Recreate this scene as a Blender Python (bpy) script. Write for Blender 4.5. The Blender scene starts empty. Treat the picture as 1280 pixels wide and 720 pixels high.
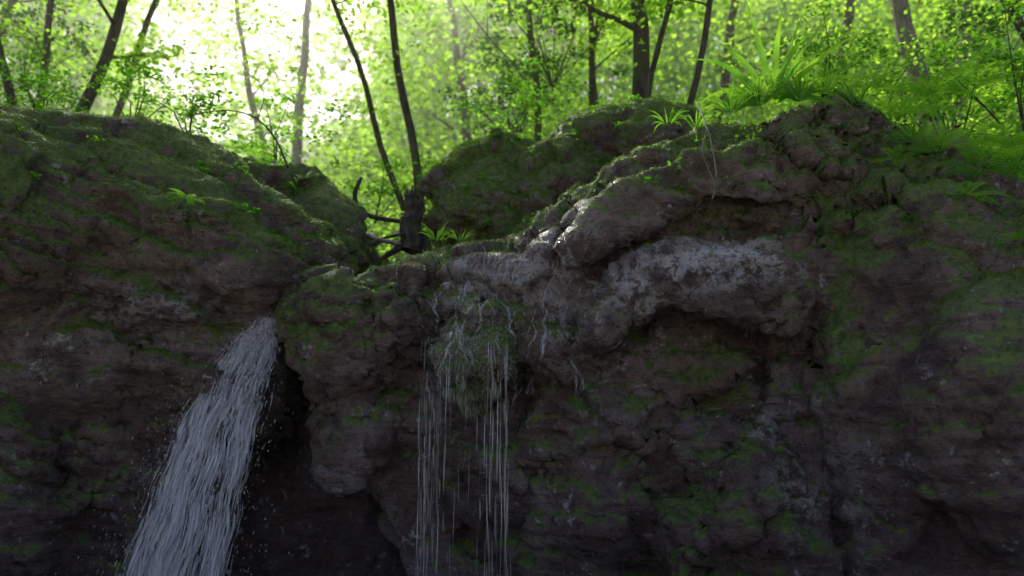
import bpy, bmesh, math, random
import numpy as np
from mathutils import Vector, Matrix, Euler
from mathutils.bvhtree import BVHTree

random.seed(7); rng=np.random.default_rng(7)
scene=bpy.context.scene
F=995.0; PITCH=math.radians(12); CZ=1.2
def W(px,py,y):
    """image pixel cast through the camera onto the plane at chosen depth y"""
    a=(px-640)/F; b=(360-py)/F
    dy=math.cos(PITCH)-b*math.sin(PITCH); dz=math.sin(PITCH)+b*math.cos(PITCH)
    return Vector((a*y/dy, y, CZ+dz*y/dy))

# ---------------------------------------------------------------- noise
_perm=rng.permutation(256); _perm=np.concatenate([_perm,_perm,_perm])
_g=rng.normal(size=(256,3)); _g/=np.linalg.norm(_g,axis=1)[:,None]
_j=rng.uniform(0,1,size=(256,3))
def pn(p):
    i=np.floor(p).astype(np.int64); f=p-i; i&=255
    u=f*f*f*(f*(f*6-15)+10); out=np.zeros(len(p))
    for dx in (0,1):
        wx=u[:,0] if dx else 1-u[:,0]
        for dy in (0,1):
            wy=u[:,1] if dy else 1-u[:,1]
            for dz in (0,1):
                wz=u[:,2] if dz else 1-u[:,2]
                h=_perm[_perm[_perm[(i[:,0]+dx)&255]+((i[:,1]+dy)&255)]+((i[:,2]+dz)&255)]
                out+=wx*wy*wz*((_g[h]*(f-np.array([dx,dy,dz]))).sum(1))
    return out*1.5
def fbm(p,sc,o=4,ridged=False):
    s=np.zeros(len(p)); a=1.0; t=0
    q=p*sc
    for k in range(o):
        n=pn(q+k*17.3)
        s+=a*((1-2*np.abs(n)) if ridged else n); t+=a; a*=.5; q=q*2.03
    return s/t
def facet(p,sc,warp=.25,sq=(1,1,1.6)):
    """fractured-rock displacement: every voronoi cell is a tilted plane"""
    q=p*sc*np.array(sq); q=q+warp*np.stack([fbm(p+3,sc*1.3,2),fbm(p+13,sc*1.3,2),fbm(p+23,sc*1.3,2)],1)
    i=np.floor(q).astype(np.int64); best=np.full(len(p),1e9); sec=np.full(len(p),1e9); val=np.zeros(len(p))
    for dx in (-1,0,1):
        for dy in (-1,0,1):
            for dz in (-1,0,1):
                c=i+np.array([dx,dy,dz]); h=_perm[_perm[_perm[c[:,0]&255]+(c[:,1]&255)]+(c[:,2]&255)]
                dlt=q-(c+_j[h]); d=(dlt**2).sum(1); v=(dlt*_g[h]).sum(1)+(_j[h][:,0]-.5)*.8
                m=d<best; sec=np.where(m,best,np.minimum(sec,d)); val=np.where(m,v,val); best=np.where(m,d,best)
    edge=np.sqrt(sec)-np.sqrt(best)
    return val,edge
def ss(x,a,b):
    t=np.clip((x-a)/(b-a),0,1); return t*t*(3-2*t)

# ---------------------------------------------------------------- mesh utils
def link(o): scene.collection.objects.link(o); return o
def npmesh(name,verts,faces,mat,attr=None,smooth=False,k=4,mats=None,midx=None):
    me=bpy.data.meshes.new(name); n=len(faces)
    me.vertices.add(len(verts)); me.vertices.foreach_set('co',np.asarray(verts,np.float32).ravel())
    me.loops.add(n*k); me.loops.foreach_set('vertex_index',np.asarray(faces,np.int32).ravel())
    me.polygons.add(n); me.polygons.foreach_set('loop_start',np.arange(0,n*k,k,dtype=np.int32))
    me.update(calc_edges=True)
    if attr:
        for nm,v in attr.items():
            a=me.attributes.new(nm,'FLOAT','FACE'); a.data.foreach_set('value',np.asarray(v,np.float32))
    for m in (mats or [mat]): me.materials.append(m)
    if midx is not None: me.polygons.foreach_set('material_index',np.asarray(midx,np.int32))
    me.polygons.foreach_set('use_smooth',np.full(n,smooth)); me.update()
    return link(bpy.data.objects.new(name,me))

# ---------------------------------------------------------------- materials
def newmat(name):
    m=bpy.data.materials.new(name); m.use_nodes=True; nt=m.node_tree; nt.nodes.clear()
    out=nt.nodes.new('ShaderNodeOutputMaterial'); return m,nt,out
class NB:
    def __init__(s,nt): s.nt=nt
    def n(s,t,**kw):
        nd=s.nt.nodes.new(t)
        for k,v in kw.items(): setattr(nd,k,v)
        return nd
    def l(s,a,b): s.nt.links.new(a,b)
    def noise(s,vec,sc,det=6,rough=.6,dist=0):
        n=s.n('ShaderNodeTexNoise'); n.inputs['Scale'].default_value=sc; n.inputs['Detail'].default_value=det
        n.inputs['Roughness'].default_value=rough; n.inputs['Distortion'].default_value=dist; s.l(vec,n.inputs['Vector']); return n.outputs['Fac']
    def mr(s,v,a,b,c=0,d=1):
        n=s.n('ShaderNodeMapRange'); n.interpolation_type='SMOOTHSTEP'
        for i,x in zip(('From Min','From Max','To Min','To Max'),(a,b,c,d)): n.inputs[i].default_value=x
        s.l(v,n.inputs['Value']); return n.outputs['Result']
    def mix(s,f,a,b):
        n=s.n('ShaderNodeMix',data_type='RGBA')
        if isinstance(f,(int,float)): n.inputs[0].default_value=f
        else: s.l(f,n.inputs[0])
        for i,x in ((6,a),(7,b)):
            if isinstance(x,tuple): n.inputs[i].default_value=(*x,1)
            else: s.l(x,n.inputs[i])
        return n.outputs[2]
    def m(s,op,a,b=0,clamp=False):
        n=s.n('ShaderNodeMath',operation=op,use_clamp=clamp)
        for i,x in ((0,a),(1,b)):
            if isinstance(x,(int,float)): n.inputs[i].default_value=x
            else: s.l(x,n.inputs[i])
        return n.outputs[0]
    def attr(s,nm):
        n=s.n('ShaderNodeAttribute',attribute_name=nm); return n.outputs['Fac']

def rock_mat():
    m,nt,out=newmat('wet_limestone'); b=NB(nt)
    tc=b.n('ShaderNodeTexCoord').outputs['Object']
    geo=b.n('ShaderNodeNewGeometry'); sep=b.n('ShaderNodeSeparateXYZ'); b.l(geo.outputs['Normal'],sep.inputs[0]); nz=sep.outputs['Z']
    pos=b.n('ShaderNodeSeparateXYZ'); b.l(tc,pos.inputs[0])
    n1=b.noise(tc,1.1,8,.65); n2=b.noise(tc,5,8,.7,.3); n3=b.noise(tc,22,6,.7); n4=b.noise(tc,80,3,.6)
    mp0=b.n('ShaderNodeMapping'); mp0.inputs['Location'].default_value=(7,3,5); b.l(tc,mp0.inputs[0]); n5=b.noise(mp0.outputs[0],1.6,7,.7,.5)
    mp=b.n('ShaderNodeMapping'); mp.inputs['Scale'].default_value=(5,5,1.2); b.l(tc,mp.inputs[0]); streak=b.noise(mp.outputs[0],2.2,6,.7,.4)
    mp2=b.n('ShaderNodeMapping'); mp2.inputs['Scale'].default_value=(1,1,7); mp2.inputs['Rotation'].default_value=(0,.2,0); b.l(tc,mp2.inputs[0]); band=b.noise(mp2.outputs[0],1.6,6,.65,.8)
    c=b.mix(b.mr(n2,.35,.66),(.21,.13,.10),(.50,.37,.31))
    c=b.mix(b.mr(n1,.44,.66),c,(.54,.41,.41))
    c=b.mix(b.m('MULTIPLY',b.mr(streak,.46,.66),.65),c,(.42,.25,.15))
    c=b.mix(b.m('MULTIPLY',b.mr(band,.50,.36),.55),c,(.10,.06,.055))
    c=b.mix(b.m('MULTIPLY',b.mr(n5,.50,.38),.6),c,(.09,.055,.055))
    c=b.mix(b.m('MULTIPLY',b.mr(n3,.48,.3),.8),c,(.04,.027,.025))
    low_shade=b.m('MULTIPLY',b.mr(b.m('ADD',pos.outputs['Z'],b.m('MULTIPLY',n1,1.6)),3.2,1.2),.5)
    c=b.mix(low_shade,c,(.13,.06,.07))  # painted shade: rock colour goes darker and more purple towards the base
    sp=b.m('MULTIPLY',b.mr(b.noise(tc,9,5,.75,.5),.60,.65),b.mr(n1,.42,.55))
    bl=b.m('MULTIPLY',b.mr(b.noise(mp0.outputs[0],3.3,6,.72,.3),.61,.66),b.mr(n3,.40,.5))
    c=b.mix(b.m('MULTIPLY',b.m('MAXIMUM',sp,bl),.9),c,(.80,.76,.74))
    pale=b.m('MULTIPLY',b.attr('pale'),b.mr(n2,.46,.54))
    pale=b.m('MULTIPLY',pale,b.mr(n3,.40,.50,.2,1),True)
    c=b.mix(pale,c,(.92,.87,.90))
    mo=b.m('ADD',b.m('ADD',b.m('MULTIPLY',nz,.75),b.attr('moss')),b.m('MULTIPLY',b.m('SUBTRACT',n2,.5),2.4))
    mo=b.m('ADD',mo,b.m('MULTIPLY',b.m('SUBTRACT',n5,.5),2.6))
    mo=b.mr(mo,.05,.46)
    mc=b.mix(b.mr(n3,.35,.65),(.09,.14,.022),(.27,.42,.05))
    mc=b.mix(b.mr(n4,.4,.7),mc,(.16,.24,.04))
    c=b.mix(b.m('MULTIPLY',mo,.88),c,mc)
    wet=b.attr('wet')
    p=b.n('ShaderNodeBsdfPrincipled'); b.l(c,p.inputs['Base Color'])
    r=b.m('SUBTRACT',b.mr(n3,.3,.7,.28,.58),b.m('MULTIPLY',wet,.15)); r=b.m('ADD',r,b.m('MULTIPLY',mo,.3),True)
    b.l(r,p.inputs['Roughness']); p.inputs['Specular IOR Level'].default_value=.8
    h=b.m('ADD',b.m('MULTIPLY',n2,.9),b.m('MULTIPLY',n3,.5)); h=b.m('ADD',h,b.m('MULTIPLY',n4,.2)); h=b.m('ADD',h,b.m('MULTIPLY',band,.6))
    bp=b.n('ShaderNodeBump'); bp.inputs['Strength'].default_value=1; bp.inputs['Distance'].default_value=.12
    b.l(h,bp.inputs['Height']); b.l(bp.outputs[0],p.inputs['Normal']); b.l(p.outputs[0],out.inputs[0]); return m

def leaf_mat(name,dark,light,trans,tf=.5,gloss=.03,tlo=.6):
    m,nt,out=newmat(name); b=NB(nt); r=b.attr('rnd')
    c=b.mix(r,dark,light); tcv=b.mix(r,tuple(x*tlo*(.7 if i==0 else 1) for i,x in enumerate(trans)),trans)
    d=b.n('ShaderNodeBsdfDiffuse'); b.l(c,d.inputs[0]); t=b.n('ShaderNodeBsdfTranslucent'); b.l(tcv,t.inputs[0])
    mx=b.n('ShaderNodeMixShader'); mx.inputs[0].default_value=tf; b.l(d.outputs[0],mx.inputs[1]); b.l(t.outputs[0],mx.inputs[2])
    last=mx
    if gloss>0:
        g=b.n('ShaderNodeBsdfGlossy'); g.inputs['Roughness'].default_value=.4; g.inputs[0].default_value=(.8,.9,.8,1)
        m2=b.n('ShaderNodeMixShader'); m2.inputs[0].default_value=gloss; b.l(mx.outputs[0],m2.inputs[1]); b.l(g.outputs[0],m2.inputs[2]); last=m2
    b.l(last.outputs[0],out.inputs[0]); return m
def bark_mat(name,c1,c2,moss=.5):
    m,nt,out=newmat(name); b=NB(nt); tc=b.n('ShaderNodeTexCoord').outputs['Object']
    mp=b.n('ShaderNodeMapping'); mp.inputs['Scale'].default_value=(12,12,2.5); b.l(tc,mp.inputs[0])
    n=b.noise(mp.outputs[0],1.5,6,.7); n2=b.noise(tc,2.5,5,.6)
    c=b.mix(b.mr(n,.35,.65),c1,c2); c=b.mix(b.m('MULTIPLY',b.mr(n2,.5,.65),moss),c,(.06,.10,.02))
    p=b.n('ShaderNodeBsdfPrincipled'); b.l(c,p.inputs['Base Color']); p.inputs['Roughness'].default_value=.9
    bp=b.n('ShaderNodeBump'); bp.inputs['Distance'].default_value=.03; b.l(n,bp.inputs['Height']); b.l(bp.outputs[0],p.inputs['Normal']); b.l(p.outputs[0],out.inputs[0]); return m
def ground_mat():
    m,nt,out=newmat('forest_floor'); b=NB(nt); tc=b.n('ShaderNodeTexCoord').outputs['Object']
    n=b.noise(tc,1.2,8,.7); n2=b.noise(tc,14,6,.7)
    c=b.mix(b.mr(n2,.35,.65),(.05,.03,.018),(.14,.085,.05)); c=b.mix(b.mr(n,.40,.52),c,(.07,.13,.025))
    gr=b.mix(b.mr(n2,.3,.7),(.28,.25,.21),(.55,.50,.43))  # pale gravel, out of view, added to bounce sun onto the shaded rocks
    sp=b.n('ShaderNodeSeparateXYZ'); b.l(tc,sp.inputs[0]); c=b.mix(b.mr(sp.outputs['Y'],0,4),gr,c)
    p=b.n('ShaderNodeBsdfPrincipled'); b.l(c,p.inputs['Base Color']); p.inputs['Roughness'].default_value=.95
    bp=b.n('ShaderNodeBump'); bp.inputs['Distance'].default_value=.06; b.l(n2,bp.inputs['Height']); b.l(bp.outputs[0],p.inputs['Normal']); b.l(p.outputs[0],out.inputs[0]); return m
def water_mat(name,alpha,col=(.97,.92,.99)):
    m,nt,out=newmat(name); b=NB(nt)
    d=b.n('ShaderNodeBsdfDiffuse'); d.inputs[0].default_value=(*col,1)
    t=b.n('ShaderNodeBsdfTranslucent'); t.inputs[0].default_value=(*col,1)
    g=b.n('ShaderNodeBsdfGlossy'); g.inputs['Roughness'].default_value=.25
    mx=b.n('ShaderNodeMixShader'); mx.inputs[0].default_value=.4; b.l(d.outputs[0],mx.inputs[1]); b.l(t.outputs[0],mx.inputs[2])
    m2=b.n('ShaderNodeMixShader'); m2.inputs[0].default_value=.2; b.l(mx.outputs[0],m2.inputs[1]); b.l(g.outputs[0],m2.inputs[2])
    tr=b.n('ShaderNodeBsdfTransparent'); m3=b.n('ShaderNodeMixShader')
    a=b.m('MULTIPLY',b.attr('rnd'),alpha,True); b.l(a,m3.inputs[0]); b.l(tr.outputs[0],m3.inputs[1]); b.l(m2.outputs[0],m3.inputs[2]); b.l(m3.outputs[0],out.inputs[0]); return m

ROCK=rock_mat(); GROUND=ground_mat()
LEAF=leaf_mat('beech_leaf',(.04,.11,.012),(.09,.19,.02),(.62,.98,.07),.85,0,.42)
LEAFN=leaf_mat('undergrowth_leaf',(.04,.10,.012),(.08,.17,.02),(.30,.70,.03),.6,.02,.55)
YEW=leaf_mat('dark_leaf',(.02,.06,.012),(.05,.12,.02),(.12,.34,.03),.4,.02)
FERN=leaf_mat('fern_leaf',(.05,.12,.015),(.10,.2,.025),(.40,.80,.04),.6,.05)
MOSS=leaf_mat('moss_blade',(.08,.13,.015),(.25,.40,.04),(.30,.50,.04),.35,.0)
MOSSW=leaf_mat('wet_moss_blade',(.20,.24,.11),(.64,.64,.50),(.3,.34,.16),.25,.15)
DRY=leaf_mat('dead_leaf',(.06,.035,.02),(.16,.09,.05),(.12,.06,.03),.2)
BARK=bark_mat('bark',(.04,.03,.024),(.14,.10,.08)); BARKP=bark_mat('pale_bark',(.2,.16,.14),(.38,.32,.29),.3)
WATER=water_mat('falling_water',1.0); FILM=water_mat('water_film',.7)

# ---------------------------------------------------------------- rock builder
def slab(bm,pts,yf,yb,inset=.06,edge=.3):
    P=[]
    for p in pts:
        y=yf if len(p)<3 else p[2]; P.append(W(p[0],p[1],y))
    c=sum(P,Vector())/len(P)
    r0=[bm.verts.new((p.x+(c.x-p.x)*inset,p.y,p.z+(c.z-p.z)*inset)) for p in P]
    r1=[bm.verts.new((p.x,p.y+edge,p.z)) for p in P]
    r2=[bm.verts.new((p.x,yb,p.z)) for p in P]
    n=len(P)
    for a,b in ((r0,r1),(r1,r2)):
        for i in range(n): bm.faces.new((a[i],b[i],b[(i+1)%n],a[(i+1)%n]))
    f1=bm.faces.new(r0); f2=bm.faces.new(list(reversed(r2)))
    bmesh.ops.triangulate(bm,faces=[f1,f2])
def blob(bm,px,py,y,rx,ry,rz,rot=(0,0,0)):
    c=W(px,py,y)
    bmesh.ops.create_icosphere(bm,subdivisions=3,radius=1,matrix=Matrix.LocRotScale(c,Euler([math.radians(a) for a in rot]),Vector((rx,ry,rz))))
def rock(name,build,voxel,big=.2,mid=.1,fine=.045,strata=.08,tilt=.15,sfreq=2.2,seed=0,smooth=6,attrf=None,fa=.14,fb=.045,calm=None):
    bm=bmesh.new(); build(bm); bmesh.ops.recalc_face_normals(bm,faces=bm.faces)
    me=bpy.data.meshes.new('tmp'); bm.to_mesh(me); bm.free()
    o=link(bpy.data.objects.new('tmp',me))
    r=o.modifiers.new('r','REMESH'); r.mode='VOXEL'; r.voxel_size=voxel
    s=o.modifiers.new('s','SMOOTH'); s.factor=.7; s.iterations=smooth
    dg=bpy.context.evaluated_depsgraph_get(); me2=bpy.data.meshes.new_from_object(o.evaluated_get(dg))
    bpy.data.objects.remove(o); me2.name=name
    n=len(me2.vertices); co=np.empty(n*3,np.float32); me2.vertices.foreach_get('co',co); co=co.reshape(-1,3).astype(float)
    def nrm():
        a=np.empty(n*3,np.float32); me2.vertices.foreach_set('co',co.astype(np.float32).ravel()); me2.update()
        me2.vertices.foreach_get('normal',a); return a.reshape(-1,3).astype(float)
    off=seed*31.7
    rough=.4+.85*ss(fbm(co+off+40,.6,3),-.25,.3)     # calm and broken areas
    cm=calm(co) if calm else np.ones(n); rough=rough*cm
    N=nrm(); co+=N*(big*fbm(co+off,.75,3))[:,None]
    N=nrm(); v,e=facet(co+off,1.15,.5); co+=N*(fa*cm*v)[:,None]
    N=nrm(); rd=fbm(co+off,1.7,4,True); co+=N*(mid*rough*(rd-.3))[:,None]
    N=nrm(); w=fbm(co+off,.9,4)
    t=(co[:,2]+tilt*co[:,0]+.3*w)*sfreq; t2=t-np.floor(t); st=ss(t2,0,.8)*(1-ss(t2,.88,1))
    am=ss(fbm(co+off+9,.8,2),-.3,.3)
    t=(co[:,2]+tilt*1.2*co[:,0]+.2*fbm(co+off+50,1.5,3))*sfreq*3.1; t3=t-np.floor(t); st3=ss(t3,0,.75)*(1-ss(t3,.85,1))
    N[:,2]*=.4; co+=N*(strata*(st-.5)*am*(.4+.6*cm)+strata*.36*(st3-.5)*ss(fbm(co+off+70,1.2,2),-.25,.15))[:,None]
    N=nrm(); v,e=facet(co+off+5,2.8,.8,(1,1,2.0)); co+=N*(rough*(fb*1.3*v-.008*(1-ss(e,0,.2))))[:,None]
    N=nrm(); v,e=facet(co+off+8,7.5,.8,(1,1,1.8)); co+=N*(rough*.016*v)[:,None]
    N=nrm(); co+=N*(fine*rough*fbm(co+off,5,4,True))[:,None]
    N=nrm(); co+=N*(fine*.5*fbm(co+off,15,2))[:,None]
    N=nrm()
    at=attrf(co,N) if attrf else {}
    for nm in ('moss','pale','wet'):
        a=me2.attributes.new(nm,'FLOAT','POINT'); a.data.foreach_set('value',np.asarray(at.get(nm,np.zeros(n)),np.float32))
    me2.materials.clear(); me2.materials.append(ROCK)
    me2.polygons.foreach_set('use_smooth',np.ones(len(me2.polygons),bool)); me2.update()
    return link(bpy.data.objects.new(name,me2)),co,N,at
def near(co,px,py,y,r,rz=None):
    c=np.array(W(px,py,y)); d=co-c; rz=rz or r
    return np.exp(-((d[:,0]/r)**2+(d[:,1]/(r*1.5))**2+(d[:,2]/rz)**2))

def b_cliff(bm):
    slab(bm,[(655,300),(700,262),(740,222),(790,185),(880,160),(1000,150),(1050,122),(1110,150),(1180,200),(1230,242),(1300,272),(1560,330,5.2),(1560,1020,5.0),(640,1020,6),(650,400,6)],5.85,9)
    slab(bm,[(362,388),(392,366),(430,345),(480,332),(530,318),(600,312),(670,308),(730,330),(730,1020),(530,1020),(505,720),(455,630),(400,570),(372,490)],6.35,9,.05)
    # sloping shelf; its pale crust has skylight painted in
    slab(bm,[(720,395),(770,345),(850,305),(950,290),(1040,255),(1080,330),(1010,420),(930,395),(840,368),(790,410),(740,440)],5.3,7,.12,.6)
    # grooved flowstone below the crest
    slab(bm,[(640,330),(700,275),(760,240),(800,290),(770,370),(745,440),(700,500),(655,480),(630,400)],5.75,7,.15,.5)
    # upper lip
    slab(bm,[(690,330),(720,275),(775,215),(840,190),(930,180),(1010,170),(1100,180),(1120,250),(1030,265),(930,250),(850,250),(800,275),(745,300)],5.45,7.5,.14,.6)
    # crest knoll
    slab(bm,[(930,190),(960,150),(1010,128),(1050,112),(1090,125),(1120,160),(1150,210),(1040,230)],5.6,7.5,.12,.4)
    # right buttress
    slab(bm,[(1030,260),(1100,200),(1180,235),(1260,280),(1560,340,4.7),(1560,1020,4.5),(1120,1020,5.2),(1070,700),(1040,520),(1020,400)],5.4,7,.05,.5)
    blob(bm,1130,330,5.4,.5,.5,.6)
    blob(bm,1130,470,5.45,.6,.4,1.0)
    blob(bm,1270,520,4.95,.7,.5,.9,(0,10,0))
    blob(bm,930,690,5.8,.6,.45,.7)
    blob(bm,760,600,6.05,.45,.4,.8)
    # tufa tongue fed by the seep
    slab(bm,[(535,345),(560,320),(600,308),(650,308),(690,330),(680,370),(650,400),(640,460),(620,495),(585,505),(552,490),(540,450),(548,405),(530,375)],5.85,7,.16,.45)
    blob(bm,575,455,5.85,.17,.3,.22)
    blob(bm,612,450,5.85,.14,.3,.25)
    blob(bm,600,390,5.9,.2,.3,.15)
    blob(bm,510,400,6.25,.32,.4,.32,(0,25,0))
    blob(bm,430,430,6.4,.42,.5,.45)
    blob(bm,455,540,6.5,.32,.4,.5)
    blob(bm,640,580,6.35,.5,.25,.7)
def a_cliff(co,N):
    z=co[:,2]; x=co[:,0]
    moss=.18*ss(z,2.6,3.6)-.14*ss(2.4-z,0,1.0)+.4*near(co,590,450,5.6,.35)+.4*near(co,400,380,6.1,.5)+.3*near(co,1180,300,5.2,.9)
    moss-=1.1*near(co,900,325,5.1,.5,.28)+.6*near(co,600,335,5.8,.4,.15)+.6*near(co,710,330,5.6,.3,.5)
    pale=1.5*near(co,910,320,5.1,.46,.15)+1.0*near(co,800,360,5.3,.28,.14)+.7*near(co,600,345,5.7,.45,.2)+.6*near(co,700,330,5.6,.2,.5)+.9*near(co,1030,620,5.2,.25)+.3*near(co,720,430,5.7,.2,.3)+.6*near(co,960,540,5.5,.15)  # crust and lichen spots; the shelf patches also paint in skylight brightness
    wet=near(co,620,400,5.9,.7,.8)+.8*near(co,900,330,5.1,.6)
    return dict(moss=moss,pale=np.clip(pale,0,1),wet=np.clip(wet,0,1))
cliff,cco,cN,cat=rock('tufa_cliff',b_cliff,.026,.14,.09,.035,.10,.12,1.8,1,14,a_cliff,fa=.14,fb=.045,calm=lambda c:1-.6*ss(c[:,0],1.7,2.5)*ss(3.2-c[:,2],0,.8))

def b_left(bm):
    slab(bm,[(-420,110,5.4),(-100,118,5.8),(0,128),(60,135),(130,142),(190,152),(240,172),(290,205),(330,235),(370,252),(405,285),(410,310),(392,335),(365,356),(352,400),(345,470),(325,540),(250,600),(200,720),(170,1020),(-420,1020,5.8)],6.45,9.3)
    blob(bm,130,290,6.4,1.5,.7,.75,(0,14,0))
    blob(bm,-60,280,5.9,1.1,.8,.85)
    blob(bm,300,340,6.5,.6,.5,.4,(0,10,0))
    blob(bm,60,430,6.4,.9,.45,.6,(0,25,0))
    blob(bm,240,470,6.6,.6,.4,.5)
    blob(bm,-60,640,6.0,.8,.5,.9)
def a_left(co,N):
    z=co[:,2]
    return dict(moss=.32*ss(z,2.0,3.0)-.2*ss(2.2-z,0,1),pale=.6*near(co,200,380,5.9,.5,.15),wet=.3+.5*near(co,330,450,6,.5))
left,lco,lN,lat=rock('mossy_boulder',b_left,.028,.12,.045,.026,.16,.28,2.4,2,28,a_left,fa=.09,fb=.035)
def b_led(bm):
    slab(bm,[(270,190),(340,203),(390,220),(425,250),(447,292),(452,335),(450,400),(300,400),(270,300)],7.7,9.5)
    blob(bm,400,290,7.8,.4,.5,.4)
ledge,eco,eN,eat=rock('rock_ledge',b_led,.04,.12,.08,.04,.07,seed=3,attrf=lambda c,N:dict(moss=np.full(len(c),.2)))
def b_back(bm):
    slab(bm,[(60,440),(370,362),(460,345),(620,400),(620,1000),(60,1000)],7.5,9.2)
    blob(bm,378,372,6.9,.12,.4,.12)
back,bco,bN,bat=rock('cave_wall',b_back,.06,.15,.12,.05,.05,seed=4,attrf=lambda c,N:dict(moss=-.6*ss(3-c[:,2],0,1)))
def b_mb(bm):
    blob(bm,625,265,8.2,.72,.8,.72,(0,-30,0))
    blob(bm,700,250,8.0,.6,.75,.55,(0,-20,0))
    blob(bm,755,215,8.2,.62,.8,.66,(0,-10,0))
    blob(bm,810,200,7.9,.5,.8,.5)
    blob(bm,700,330,8.3,1.3,.9,.6)
mb,mco,mN,mat_=rock('mossy_boulder',b_mb,.035,.14,.09,.035,.07,seed=5,smooth=8,attrf=lambda c,N:dict(moss=np.full(len(c),.38)))

# ---------------------------------------------------------------- terrain (one sheet)
def hgt(x,y):
    x=np.asarray(x,float); y=np.asarray(y,float)
    up=2.9+.26*(y-9)+1.0*ss(x,.5,4)+.6*ss(-x,1.5,5)+.05*np.clip(x,0,40)*ss(y,9,30)
    up=up+ ss(y,26,60)*(y-26)*.22
    p=np.stack([x.ravel(),y.ravel(),np.zeros(x.size)],1); nz=(fbm(p,.35,4)*.5+fbm(p,1.6,2)*.12).reshape(x.shape)
    h=ss(y,7.6,8.8)*np.clip(up,0,60)
    h=h+ss(np.abs(x),6,10)*3.0*(1-ss(y,7.6,8.8))*ss(y,-2,5)
    return h+nz*(.25+.75*ss(y,4,8))-.1
g=np.concatenate([-np.geomspace(250,16,14),np.linspace(-15,15,110),np.geomspace(16,250,14)])
gy=np.concatenate([-np.geomspace(200,16,12),np.linspace(-15,30,160),np.geomspace(31,300,16)])
X,Y=np.meshgrid(g,gy); Z=hgt(X,np.clip(Y,-60,90)); nx,ny=len(g),len(gy)
ii=np.arange(nx*ny).reshape(ny,nx)
fc=np.stack([ii[:-1,:-1],ii[:-1,1:],ii[1:,1:],ii[1:,:-1]],-1).reshape(-1,4)
npmesh('ground',np.stack([X.ravel(),Y.ravel(),Z.ravel()],1),fc,GROUND,smooth=True)

def stream():
    xs=np.linspace(-4.5,4.5,60); ys=np.linspace(.5,7.5,60); X,Y=np.meshgrid(xs,ys); n=60
    ii=np.arange(n*n).reshape(n,n); fc=np.stack([ii[:-1,:-1],ii[:-1,1:],ii[1:,1:],ii[1:,:-1]],-1).reshape(-1,4)
    m,nt,out=newmat('stream_water'); b=NB(nt); p=b.n('ShaderNodeBsdfPrincipled'); p.inputs['Base Color'].default_value=(.06,.08,.07,1); p.inputs['Roughness'].default_value=.12
    tc=b.n('ShaderNodeTexCoord').outputs['Object']; bp=b.n('ShaderNodeBump'); bp.inputs['Distance'].default_value=.03; b.l(b.noise(tc,9,3),bp.inputs['Height']); b.l(bp.outputs[0],p.inputs['Normal']); b.l(p.outputs[0],out.inputs[0])
    npmesh('stream',np.stack([X.ravel(),Y.ravel(),np.full(n*n,.1)],1),fc,m,smooth=True)
stream()

# ---------------------------------------------------------------- leaves
def leaf_quads(pos,size,nup=.7,aspect=.5,rs=None,dirs=None):
    n=len(pos); r=rs or rng
    if dirs is None:
        d=r.normal(size=(n,3)); d[:,2]=d[:,2]*.35-.15
    else: d=dirs
    d=d/np.linalg.norm(d,axis=1)[:,None]
    u=r.normal(size=(n,3))*(1-nup); u[:,2]+=nup
    s=np.cross(d,u); s/=np.linalg.norm(s,axis=1)[:,None]+1e-9
    sz=size[:,None] if hasattr(size,'__len__') else size
    w=sz*aspect*.5
    v=np.stack([pos,pos+d*sz*.45+s*w,pos+d*sz,pos+d*sz*.45-s*w],1)
    return v.reshape(-1,3)
def quads(n): return np.arange(n*4).reshape(n,4)
def clump_leaves(cent,rad,nl,size,flat=.35):
    n=len(cent); c=np.repeat(cent,nl,0); R=np.repeat(rad,nl)[:,None]
    q=rng.normal(size=(n*nl,3))*.5; q[:,2]*=flat
    q[:,2]-=.25*(q[:,0]**2+q[:,1]**2)
    pos=c+q*R
    S=np.repeat(size,nl)*rng.uniform(.6,1.3,n*nl)
    return pos,S,np.clip(np.repeat(rng.uniform(0,1,n),nl)*.65+rng.uniform(0,.35,n*nl),0,1)

def gen_foliage(name,n,xr,yr,zr,mat,nl=80,lsz=.0075,rad=(.4,.9),thr=-.22,hole=.3):
    y=rng.uniform(*yr,n); x=rng.uniform(xr[0],xr[1],n)*(y/yr[1]*.8+.2); z0=hgt(x,y)
    z1=np.minimum(z0+zr[1],CZ+.70*y); z=z0+zr[0]+rng.uniform(0,1,n)*(z1-z0-zr[0])
    P=np.stack([x,y,z],1)
    keep=fbm(P,.35,3)>thr
    az=np.degrees(np.arctan2(x,y)); el=np.degrees(np.arctan2(z-CZ,y))
    q=((az+19)/9.5)**2+((el-33)/13)**2
    keep&=(q>1)|(rng.uniform(size=n)<hole)
    P=P[keep]; 
    sc=P[:,1]*lsz
    pos,S,rn=clump_leaves(P,rng.uniform(*rad,len(P))*(P[:,1]/15)**.5,nl,sc)
    return npmesh(name,leaf_quads(pos,S,.45,.7),quads(len(pos)),mat,{'rnd':rn})
gen_foliage('forest_foliage',1150,(-14,14),(9.8,24),(.2,9),LEAF,nl=60,lsz=.0075,thr=-.12,hole=.25)
gen_foliage('distant_forest_foliage',2000,(-42,42),(24,60),(0,27),LEAF,nl=60,lsz=.012,rad=(.9,1.7),thr=-.3,hole=.12)

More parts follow.
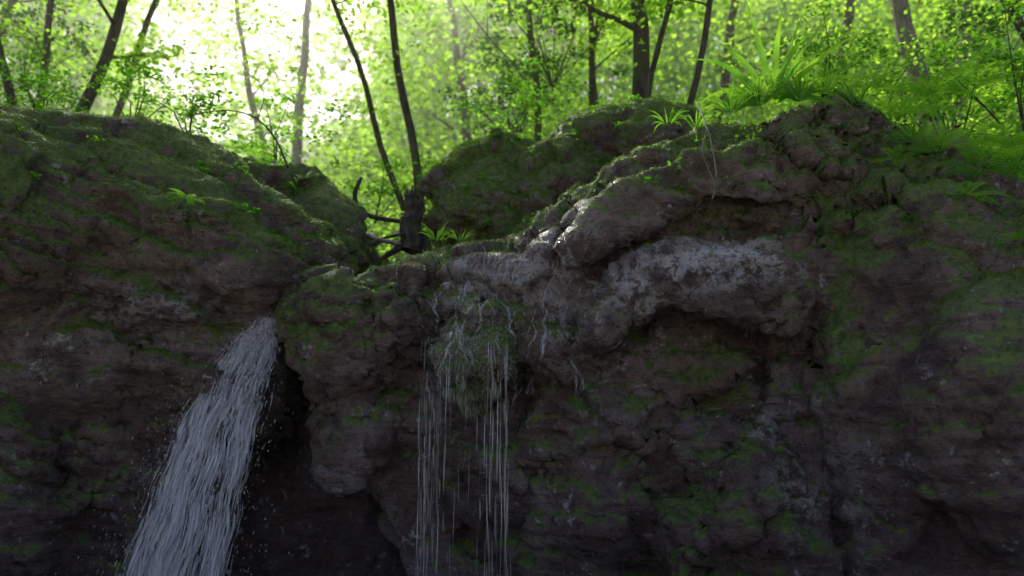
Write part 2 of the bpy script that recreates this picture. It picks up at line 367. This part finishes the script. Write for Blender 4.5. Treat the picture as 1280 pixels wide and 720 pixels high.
# ---------------------------------------------------------------- tubes / trees
def tube(V,Fc,pts,rad,sides=8,jit=0):
    b0=len(V); n=len(pts)
    for i,p in enumerate(pts):
        t=(pts[min(i+1,n-1)]-pts[max(i-1,0)]).normalized(); a=t.orthogonal().normalized(); 
        if i==0: ref=a
        a=(ref-t*ref.dot(t)).normalized(); ref=a; c=t.cross(a)
        for k in range(sides):
            an=2*math.pi*k/sides; r=rad[i]*(1+jit*random.uniform(-1,1))
            V.append(p+(a*math.cos(an)+c*math.sin(an))*r)
    for i in range(n-1):
        for k in range(sides):
            Fc.append((b0+i*sides+k,b0+i*sides+(k+1)%sides,b0+(i+1)*sides+(k+1)%sides,b0+(i+1)*sides+k))
    e=len(V); V.append(pts[-1]+Vector((0,0,0)))
    for k in range(0,sides-1,2): Fc.append((b0+(n-1)*sides+k,b0+(n-1)*sides+(k+1)%sides,b0+(n-1)*sides+(k+2)%sides,e))
def tree(name,px1,py1,px2,py2,depth,rpx,bark,curve=.1,crown=True,limbs=7):
    A=W(px2,py2,depth); B=W(px1,py1,depth); d=(B-A).normalized()
    base_z=float(hgt(A.x,A.y)); s=(base_z-.3-A.z)/max(d.z,.3)
    H=11+random.uniform(-1,2); r0=rpx*depth/F
    V=[];Fc=[];pts=[];rad=[]
    p0=A+d*s; side=Vector((d.z,0,-d.x))
    n=26
    for i in range(n):
        t=i/(n-1); 
        pts.append(p0+d*(H*t)+side*(curve*math.sin(t*7+depth)*.5+.03*math.sin(t*31+px1))+Vector((0,.1*math.sin(t*9),0)))
        rad.append(r0*(1.25-1.0*t)*(1+.5*math.exp(-t*25)))
    tube(V,Fc,pts,rad,10,.06)
    cents=[]
    for k in range(limbs):
        t=random.uniform(.3,.95); i=int(t*(n-1)); b=pts[i]; an=random.uniform(0,6.28); L=random.uniform(.8,2.2)*(1.2-t*.6)
        dv=Vector((math.cos(an),math.sin(an),random.uniform(.2,.8))).normalized()
        lp=[b+dv*(L*j/6)+Vector((random.uniform(-.05,.05),random.uniform(-.05,.05),.04*j*j*.2)) for j in range(7)]
        tube(V,Fc,lp,[rad[i]*.4*(1-j/7.5) for j in range(7)],6)
        cents+= [lp[3],lp[5],lp[6],lp[6]+Vector((random.uniform(-.5,.5),random.uniform(-.5,.5),.2))]
        for q in range(2):
            jb=lp[random.randint(2,5)]; an2=an+random.uniform(-1.2,1.2); dv2=Vector((math.cos(an2),math.sin(an2),.3))
            l2=[jb+dv2*(L*.45*j/3) for j in range(4)]; tube(V,Fc,l2,[rad[i]*.16*(1-j/4) +.002 for j in range(4)],5); cents.append(l2[-1])
    V=np.array([tuple(v) for v in V]); Fc=np.array(Fc)
    C=np.array([tuple(c) for c in cents]); C=C[(C[:,2]>CZ+depth*.62)|(rng.uniform(size=len(C))<.35)]
    pos,S,rn=clump_leaves(C,rng.uniform(.5,1.0,len(C)),60,np.full(len(C),.12))
    LV=leaf_quads(pos,S,.6,.6); nl=len(pos)
    allV=np.concatenate([V,LV]); allF=np.concatenate([Fc,quads(nl)+len(V)])
    npmesh(name,allV,allF,None,{'rnd':np.concatenate([np.zeros(len(Fc)),rn])},False,4,[bark,LEAF],np.concatenate([np.zeros(len(Fc)),np.ones(nl)]))
for a in [(155,0,105,125,11,8,BARK,.1),(205,0,150,130,14,5,BARK,.15),(62,0,38,120,12,5,BARK,.2),(-5,30,15,120,10,6,BARK,.2),(25,0,-15,120,14,6,BARK,.2),
          (390,0,365,200,19,7,BARKP,.1),(412,0,500,245,11,4,BARK,.15),(485,10,528,245,10.5,5.5,BARK,.1),
          (664,20,668,110,13,5,BARK,.1),(735,0,742,130,12.5,5,BARK,.1),(752,0,738,130,13.5,4,BARK,.1),(796,0,805,125,10.5,12,BARK,.05),(838,0,815,125,9.6,4,BARK,.08),(892,0,868,130,9.4,4.5,BARK,.08),
          (1120,0,1160,140,12,13,BARKP,.1),(1255,0,1300,70,10,8,BARK,.1),(915,0,905,90,17,7,BARK,.1),(1205,0,1200,100,16,8,BARKP,.1),(560,0,590,200,22,7,BARK,.1),(300,0,330,200,20,5,BARK,.2),(1060,0,1050,80,18,8,BARK,.1)]:
    tree('beech_tree',*a)

# ---------------------------------------------------------------- surface scatter
def scatter(o,n,maskf,rs=rng):
    me=o.data; me.calc_loop_triangles(); T=len(me.loop_triangles); t=np.empty(T*3,np.int32); me.loop_triangles.foreach_get('vertices',t); t=t.reshape(-1,3)
    co=np.empty(len(me.vertices)*3,np.float32); me.vertices.foreach_get('co',co); co=co.reshape(-1,3).astype(float)
    a,b,c=co[t[:,0]],co[t[:,1]],co[t[:,2]]; cr=np.cross(b-a,c-a); ar=np.linalg.norm(cr,axis=1); nn=cr/(ar[:,None]+1e-12)
    cen=(a+b+c)/3; w=ar*maskf(cen,nn); w/=w.sum()
    k=rs.choice(T,n,p=w); u=rs.uniform(size=(n,2)); f=u.sum(1)>1; u[f]=1-u[f]
    return a[k]+(b[k]-a[k])*u[:,:1]+(c[k]-a[k])*u[:,1:],nn[k]
def blades(name,P,N,mat,ln,asp=.25,down=0,clump=.6):
    n=len(P); d=N+rng.normal(size=(n,3))*clump; d[:,2]-=down
    S=rng.uniform(.5,1.4,n)*ln
    v=leaf_quads(P-N*.004,S,.1,asp,dirs=d); return npmesh(name,v,quads(n),mat,{'rnd':rng.uniform(0,1,n)})
def mossmask(zlo,zhi,lo=-.1):
    def f(c,nn):
        m=ss(nn[:,2]*.8+fbm(c,1.3,4)*2.0+.6*ss(c[:,2],zlo,zhi)-.3,.0,.5)
        return m*ss(c[:,2],zlo-1,zlo+.4)*(c[:,1]<8.9)*(1-near(c,900,325,5.1,.6,.25))*(1-near(c,600,330,5.8,.5,.2))*(1-.8*near(c,710,330,5.6,.3,.5))+1e-6
    return f
for o,n in ((cliff,95000),(left,85000),(ledge,14000),(mb,60000)):
    P,N=scatter(o,n,mossmask(1.9,3.2)); blades('moss',P,N,MOSS,.026)
P,N=scatter(cliff,15000,lambda c,nn:np.exp(-(((c-np.array(W(588,450,5.7)))/np.array([.28,.5,.30]))**4).sum(1))*(c[:,1]<6.2)*(.3+ss(-nn[:,1],0,.6))*(.08+ss(fbm(c,4,4),-.15,.2))+1e-9)
blades('hanging_moss',P,N,MOSSW,.024,.2,.7,.6)
P,N=scatter(cliff,2200,lambda c,nn:np.exp(-(((c-np.array(W(588,492,5.7)))/np.array([.27,.5,.10]))**4).sum(1))*(c[:,1]<6.2)*(.05+ss(fbm(c,5,3),-.1,.2))+1e-9)
blades('hanging_moss',P,N*.3,MOSSW,.07,.06,1.5,.2)
for o,n,cl in ((cliff,90,2.8),(left,150,2.5),(mb,70,3)):
    P,N=scatter(o,n,mossmask(cl,3.6))
    pos,S,rn=clump_leaves(P+N*.03,rng.uniform(.04,.12,n),22,np.full(n,.04))
    npmesh('small_herbs',leaf_quads(pos,S,.6,.6),quads(len(pos)),LEAFN,{'rnd':rn})

# ---------------------------------------------------------------- plants
class PB:
    def __init__(s): s.V=[];s.F=[];s.r=[]
    def strap(s,base,dirv,L,w,droop,seg=9):
        d=Vector(dirv).normalized(); p=Vector(base); side=d.cross(Vector((0,.5,1))).normalized(); rv=random.random(); prev=None
        for i in range(seg+1):
            t=i/seg; ww=w*min(1,.45+t*2.5)*(1-t**2.2)+.0008; up=side.cross(d)
            a=len(s.V); s.V+= [p-side*ww+up*ww*.3,p,p+side*ww+up*ww*.3]
            if prev is not None:
                for k in (0,1): s.F.append((prev+k,prev+k+1,a+k+1,a+k)); s.r.append(rv)
            prev=a; p=p+d*(L/seg); d=(d+Vector((0,0,-droop/seg*(.4+t*1.6)))).normalized()
    def frond(s,base,dirv,L,w,droop,n=26):
        d=Vector(dirv).normalized(); p=Vector(base); side=d.cross(Vector((0,0,1))).normalized(); rv=random.random()
        for i in range(n):
            t=i/n; pl=w*math.sin(math.pi*min(1,.12+t*.9))**.8*(1-t*.35)
            up=side.cross(d); q=p+d*(L/n)
            a=len(s.V); s.V+=[p-side*.003,p+side*.003,q+side*.002,q-side*.002]; s.F.append((a,a+1,a+2,a+3)); s.r.append(rv*.5)
            if i>2:
                for sg in (-1,1):
                    e=p+side*sg*pl+d*pl*.35-Vector((0,0,pl*.15)); m1=(p+e)/2; hw=d*(L/n*.36)
                    a=len(s.V); s.V+=[p,m1-hw,e,m1+hw]; s.F.append((a,a+1,a+2,a+3)); s.r.append(rv)
            p=q; d=(d+Vector((0,0,-droop/n))).normalized()
    def make(s,name,mat): return npmesh(name,np.array([tuple(v) for v in s.V]),np.array(s.F),mat,{'rnd':s.r})
def tuft(name,px,py,y,n,L,w,mat,spread=1,up=.9,droop=1.2):
    b=PB(); c=W(px,py,y)
    for i in range(n):
        an=random.uniform(0,6.28); sp=random.uniform(.15,1)*spread
        b.strap(c+Vector((math.cos(an),math.sin(an),0))*.03,(math.cos(an)*sp,math.sin(an)*sp,up),L*random.uniform(.6,1.1),w*random.uniform(.7,1.2),droop*random.uniform(.6,1.4))
    b.make(name,mat)
def fern(px,py,y,n,L,w=.08,droop=1.3,up=.7):
    b=PB(); c=W(px,py,y)
    for i in range(n):
        an=6.28*i/n+random.uniform(-.3,.3)
        b.frond(c,(math.cos(an),math.sin(an),up*random.uniform(.6,1.3)),L*random.uniform(.7,1.15),w,droop)
    b.make('fern',FERN)
b=PB(); c=W(965,118,5.55)
for dx,dz,L,dr in ((.55,1,.95,.5),(.35,1,.85,.3),(.75,.8,.8,.7),(.15,1,.8,.3),(-.25,1,.75,.5),(-.6,.8,.7,1.3),(-.8,.5,.6,1.8),(.9,.5,.7,1.4),(1,.3,.6,1.9),(-.4,1,.7,1.2),(.5,.9,.65,1.2),(0,1,.65,.7),(-.9,.3,.5,2.2),(.2,.8,.55,1.5),(1,.1,.6,1.6),(-1,.1,.45,1.8)):
    b.strap(c+Vector((dx*.05,random.uniform(-.05,.05),-.05)),(dx,random.uniform(-.5,.2),dz),L,.028,dr)
b.make('harts_tongue_fern',FERN)
for (px,py,y,n,L,w) in ((950,130,5.45,60,.34,.005),(915,140,5.4,45,.3,.005),(1000,125,5.45,45,.32,.005),(835,155,5.9,22,.2,.006),(545,300,6.3,22,.18,.005),(575,300,6.4,16,.16,.005),(870,160,5.5,20,.22,.005),(1070,130,5.5,36,.32,.006),(1030,115,5.6,40,.3,.005),(375,245,7.6,25,.3,.007),(340,215,7.6,25,.3,.006),(410,270,7.6,18,.25,.006),(1140,175,5.4,30,.3,.005)):
    tuft('grass_tuft',px,py,y,n,L,w,FERN,1,.8,2)
for a in ((1110,150,5.7,11,.5),(1170,190,5.4,12,.5),(1230,215,5.2,12,.5),(1160,120,6.6,11,.6),(1270,190,5.3,12,.6),(1060,110,6.4,9,.45),(730,170,7.5,8,.25),(1055,455,5.1,7,.16),(235,250,5.7,7,.2),(1280,300,4.8,9,.3),(625,240,7.4,6,.2),(100,375,5.6,6,.14),(300,190,8,8,.4),(440,260,9,9,.4),(1220,110,7.2,12,.7),(1120,200,5.3,7,.25),(1200,250,4.95,9,.35)):
    fern(*a,w=.35*a[4]*.5)
def shrub(px,py,y,r,n,mat=LEAFN,size=.06):
    c=np.array(W(px,py,y)); C=c+rng.normal(size=(n,3))*np.array([r,r*.8,r*.6])*.6
    pos,S,rn=clump_leaves(C,np.full(n,.22),45,np.full(n,size)); V=leaf_quads(pos,S,.45,.6)
    TV=[];TF=[]
    base=Vector(c)-Vector((0,0,r*1.2))
    for k in range(0,n,3):
        e=Vector(C[k]); mid=(base+e)/2+Vector((random.uniform(-.1,.1),0,.1)); tube(TV,TF,[base,mid,e],[.012,.008,.003],5)
    TV=np.array([tuple(v) for v in TV]); TF=np.array(TF)
    npmesh('shrub',np.concatenate([V,TV]),np.concatenate([quads(len(pos)),TF+len(V)]),None,{'rnd':np.concatenate([rn,np.zeros(len(TF))])},False,4,[mat,BARK],np.concatenate([np.zeros(len(pos)),np.ones(len(TF))]))
for a in ((1180,110,7.5,.7,30),(1270,90,7.2,.7,30),(1100,90,8.2,.7,26),(1240,190,6.2,.4,18),(730,175,7.6,.16,5),(350,170,9,.5,14),(240,130,8.5,.4,12),(470,230,11,.5,12),(60,100,8.6,.5,16),(-60,90,8.4,.6,16),(170,110,9.5,.5,14),(640,130,10,.6,16),(1030,60,8.5,.6,18),
          (690,25,13,1.1,44,YEW,.09),(640,120,12,.7,22,YEW,.08),(1230,20,11,.9,26,YEW,.08),(40,40,13,.9,20,YEW,.09)): shrub(*a)

def stick(name,pl,r0,r1,y=None,mat=BARK):
    V=[];Fc=[]; P=[W(*p) for p in pl]; pts=[]
    for i in range(len(P)-1):
        p0=P[max(i-1,0)];p1=P[i];p2=P[i+1];p3=P[min(i+2,len(P)-1)]
        for k in range(5):
            t=k/5; pts.append(.5*((2*p1)+(-p0+p2)*t+(2*p0-5*p1+4*p2-p3)*t*t+(-p0+3*p1-3*p2+p3)*t**3))
    pts.append(P[-1]); n=len(pts); tube(V,Fc,pts,[r0+(r1-r0)*i/(n-1) for i in range(n)],7,.1)
    npmesh(name,np.array([tuple(v) for v in V]),np.array(Fc),mat,smooth=True)
stick('dead_branch',[(360,210,7.6),(345,175,7.5),(320,148,7.4),(285,138,7.3),(245,143,7.2)],.012,.004)
stick('dead_branch',[(322,148,7.4),(330,120,7.4),(318,95,7.4)],.006,.002)
stick('hanging_root',[(872,130,5.4),(884,160,5.05),(893,200,5.0),(897,235,5.0)],.008,.003,mat=BARKP)
stick('hanging_root',[(884,160,5.05),(878,190,5.0),(893,230,5.0),(890,250,5.0)],.004,.002,mat=BARKP)
stick('dead_branch',[(445,255,8.5),(444,240,8.5),(452,222,8.5)],.03,.02)
stick('driftwood',[(452,292,8),(475,300,7.6),(500,305,7.4)],.03,.02,mat=BARKP)
stick('driftwood',[(460,306,7.6),(480,298,7.6),(505,292,7.8)],.02,.015)
stick('driftwood',[(440,262,8.6),(470,272,8.4),(510,278,8.3)],.035,.02)
V=[];Fc=[]; c=W(514,315,7.9); n=12
tube(V,Fc,[c+Vector((.02*math.sin(i),0,.055*i)) for i in range(n)],[.14-.006*i+.01*math.sin(i*2.3) for i in range(n)],14,.14)
for sx in (-1,1,.3): tube(V,Fc,[c+Vector((.08*sx,0,.1)),c+Vector((.16*sx,-.05,0)),c+Vector((.3*sx,-.08,-.1))],[.05,.035,.02],7)
for k in range(5):
    q=c+Vector((random.uniform(-.07,.07),random.uniform(-.07,.07),.58)); tube(V,Fc,[q,q+Vector((0,0,.05)),q+Vector((.01,0,random.uniform(.08,.14)))],[.035,.02,.004],5)
npmesh('tree_stump',np.array([tuple(v) for v in V]),np.array(Fc),BARK)
P,N=scatter(cliff,500,lambda c,nn:(nn[:,2]>.3)*(np.exp(-((c-np.array(W(1020,130,5.8)))**2).sum(1)/.35))+1e-7)
npmesh('dead_leaves',leaf_quads(P+N*.01,rng.uniform(.04,.08,len(P)),.7,.6),quads(len(P)),DRY,{'rnd':rng.uniform(0,1,len(P))})

# ---------------------------------------------------------------- water
def ribbons(name,paths,mat):
    V=[];Fs=[];rn=[];b0=0
    for pts,w,a in paths:
        pts=np.asarray(pts); n=len(pts); t=np.linspace(0,1,n); ww=(w*np.sin(np.pi*np.clip(t*.96+.02,0,1))**.8)[:,None]*.5
        an=rng.uniform(-.9,.9); s=np.array([math.cos(an),math.sin(an),0])
        V.append(np.stack([pts-s*ww,pts+s*ww],1).reshape(-1,3))
        k=np.arange(n-1)*2+b0; Fs.append(np.stack([k,k+1,k+3,k+2],1)); rn+= [a]*(n-1); b0+=2*n
    return npmesh(name,np.concatenate(V),np.concatenate(Fs),mat,{'rnd':rn},True)
lip=np.array(W(357,394,6.5))
paths=[]
T=math.sqrt(2*(lip[2]-0)/9.8)
jets=[(rng.uniform(-1,1),rng.uniform(.05,.17),rng.uniform(.45,1),rng.normal()*.12) for _ in range(17)]
for i in range(11000):
    jc=jets[rng.integers(len(jets))]; u=jc[0]+rng.normal()*jc[1]
    t0=rng.uniform(0,1)**.75*T; dt=rng.uniform(.008,.055); t=np.linspace(t0,min(t0+dt,T),7)
    if rng.uniform()>.3+.7*(.5+.5*math.sin(t0*30+jc[0]*30)): continue
    vx=-1.04+u*.44; vy=-.75+jc[3]+rng.normal()*.05
    x=lip[0]+u*.07+vx*t*(1-.18*t/T); y=lip[1]+rng.normal()*.03+vy*t; z=lip[2]+.03*rng.normal()-.55*t-4.2*t*t
    j=.012*np.sin(t*60+jc[0]*20)+rng.normal()*.012
    paths.append((np.stack([x+j,y,z],1),rng.uniform(.002,.0075)*(1+.7*t0/T),jc[2]*rng.uniform(.2,.95)))
for i in range(5000):
    t=rng.uniform(.05,1)**.8*T; u=rng.normal()*1.0; x=lip[0]+(-.98+u*.46)*t; z=lip[2]-.5*t-4.2*t*t; y=lip[1]-.75*t+rng.normal()*.12
    L=rng.uniform(.006,.028); paths.append((np.array([[x,y,z],[x-.1*L,y,z-L/2],[x-.2*L,y,z-L]]),rng.uniform(.003,.008),rng.uniform(.4,1)))
ribbons('waterfall',paths,WATER)

bvh=BVHTree.FromObject(cliff,bpy.context.evaluated_depsgraph_get())
def fall(px,py,zend=.1,y0=3.5,wob=.01,cling=False):
    p=W(px,py,6.0); x=p.x; z=p.z; ycur=None; out=[]; ph=random.uniform(0,6); dx=0
    while z>zend:
        h=bvh.ray_cast(Vector((x,y0,z)),Vector((0,1,0)))
        if h[0] is not None and h[0].y<7:
            ys=h[0].y-(.006 if cling else .012)
            if cling: x+=max(-.02,min(.02,h[1].x*.03)); ycur=ys
            else: ycur=ys if ycur is None else min(ycur,ys) if ys<ycur+.10 else ycur
        if ycur is not None: out.append((x+wob*math.sin(z*5+ph),ycur,z))
        z-=.02 if cling else .03
    return out
film=[];drip=[]
for i in range(1100):
    px=random.gauss(598,32) if i%5 else random.gauss(705,22); px=min(max(px,530),755)
    o=fall(px,300+random.uniform(0,120),W(600,505,6).z,cling=True,wob=.004)
    k=0
    while k<len(o)-6:
        L=random.randint(1,6); seg=o[k:k+L+1]
        jump=max(abs(seg[q+1][1]-seg[q][1]) for q in range(len(seg)-1))
        if random.random()<.4 and jump<.07: film.append((seg,random.uniform(.003,.007),random.uniform(.3,1)))
        k+=L+random.randint(1,7)
ribbons('water_film',film,FILM)
for cx,sd,n,pr in ((532,4,28,1.1),(543,3,12,.9),(618,5,22,1.0),(634,3,16,.9),(580,28,26,.3),(560,10,6,.5),(605,8,10,.5),(470,20,3,.15),(690,20,5,.15)):
    for i in range(n):
        px=random.gauss(cx,sd); o=fall(px,random.uniform(420,490),.1,wob=.004); k=0
        while k<len(o)-5:
            L=random.randint(2,16); seg=o[k:k+L+1]
            if random.random()<pr*.5 and len(seg)>2: drip.append((seg,random.uniform(.0025,.0055),random.uniform(.2,.95)))
            k+=L+random.randint(0,5)
ribbons('dripping_water',drip,WATER)

# ---------------------------------------------------------------- mist (real homogeneous volume over the upper forest)
m,nt,out=newmat('mist_volume'); v=nt.nodes.new('ShaderNodeVolumeScatter'); v.inputs['Density'].default_value=.009; v.inputs['Anisotropy'].default_value=.82; v.inputs['Color'].default_value=(1,.98,.86,1); nt.links.new(v.outputs[0],out.inputs['Volume'])
bm=bmesh.new(); bmesh.ops.create_cube(bm,size=1,matrix=Matrix.LocRotScale(Vector((0,36,14)),None,Vector((100,53,28)))); me=bpy.data.meshes.new('mist'); bm.to_mesh(me); bm.free(); me.materials.append(m); link(bpy.data.objects.new('mist',me))

# ---------------------------------------------------------------- light & camera
AZ=math.radians(-19); EL=math.radians(46)
d=Vector((math.sin(AZ)*math.cos(EL),math.cos(AZ)*math.cos(EL),math.sin(EL)))
L=bpy.data.lights.new('sun','SUN'); L.energy=5; L.angle=math.radians(.5); L.color=(1,.95,.84)
o=link(bpy.data.objects.new('sun',L)); o.rotation_euler=(-d).to_track_quat('-Z','Y').to_euler()
w=bpy.data.worlds.new('World'); scene.world=w; w.use_nodes=True; nt=w.node_tree; nt.nodes.clear()
sky=nt.nodes.new('ShaderNodeTexSky'); sky.sky_type='NISHITA'; sky.sun_disc=False; sky.sun_elevation=EL; sky.sun_rotation=AZ; sky.dust_density=4
bg=nt.nodes.new('ShaderNodeBackground'); bg.inputs[1].default_value=.15; wo=nt.nodes.new('ShaderNodeOutputWorld')
nt.links.new(sky.outputs[0],bg.inputs[0]); nt.links.new(bg.outputs[0],wo.inputs[0])
cam=bpy.data.cameras.new('camera'); cam.sensor_width=36; cam.lens=F/1280*36; cam.clip_end=1000; cam.clip_start=.05
cam.dof.use_dof=True; cam.dof.focus_distance=5.8; cam.dof.aperture_fstop=1.0
co=link(bpy.data.objects.new('camera',cam)); co.location=(0,0,CZ); co.rotation_euler=(math.radians(90)+PITCH,0,0); scene.camera=co
scene.view_settings.view_transform='Standard'; scene.view_settings.look='None'; scene.view_settings.exposure=0
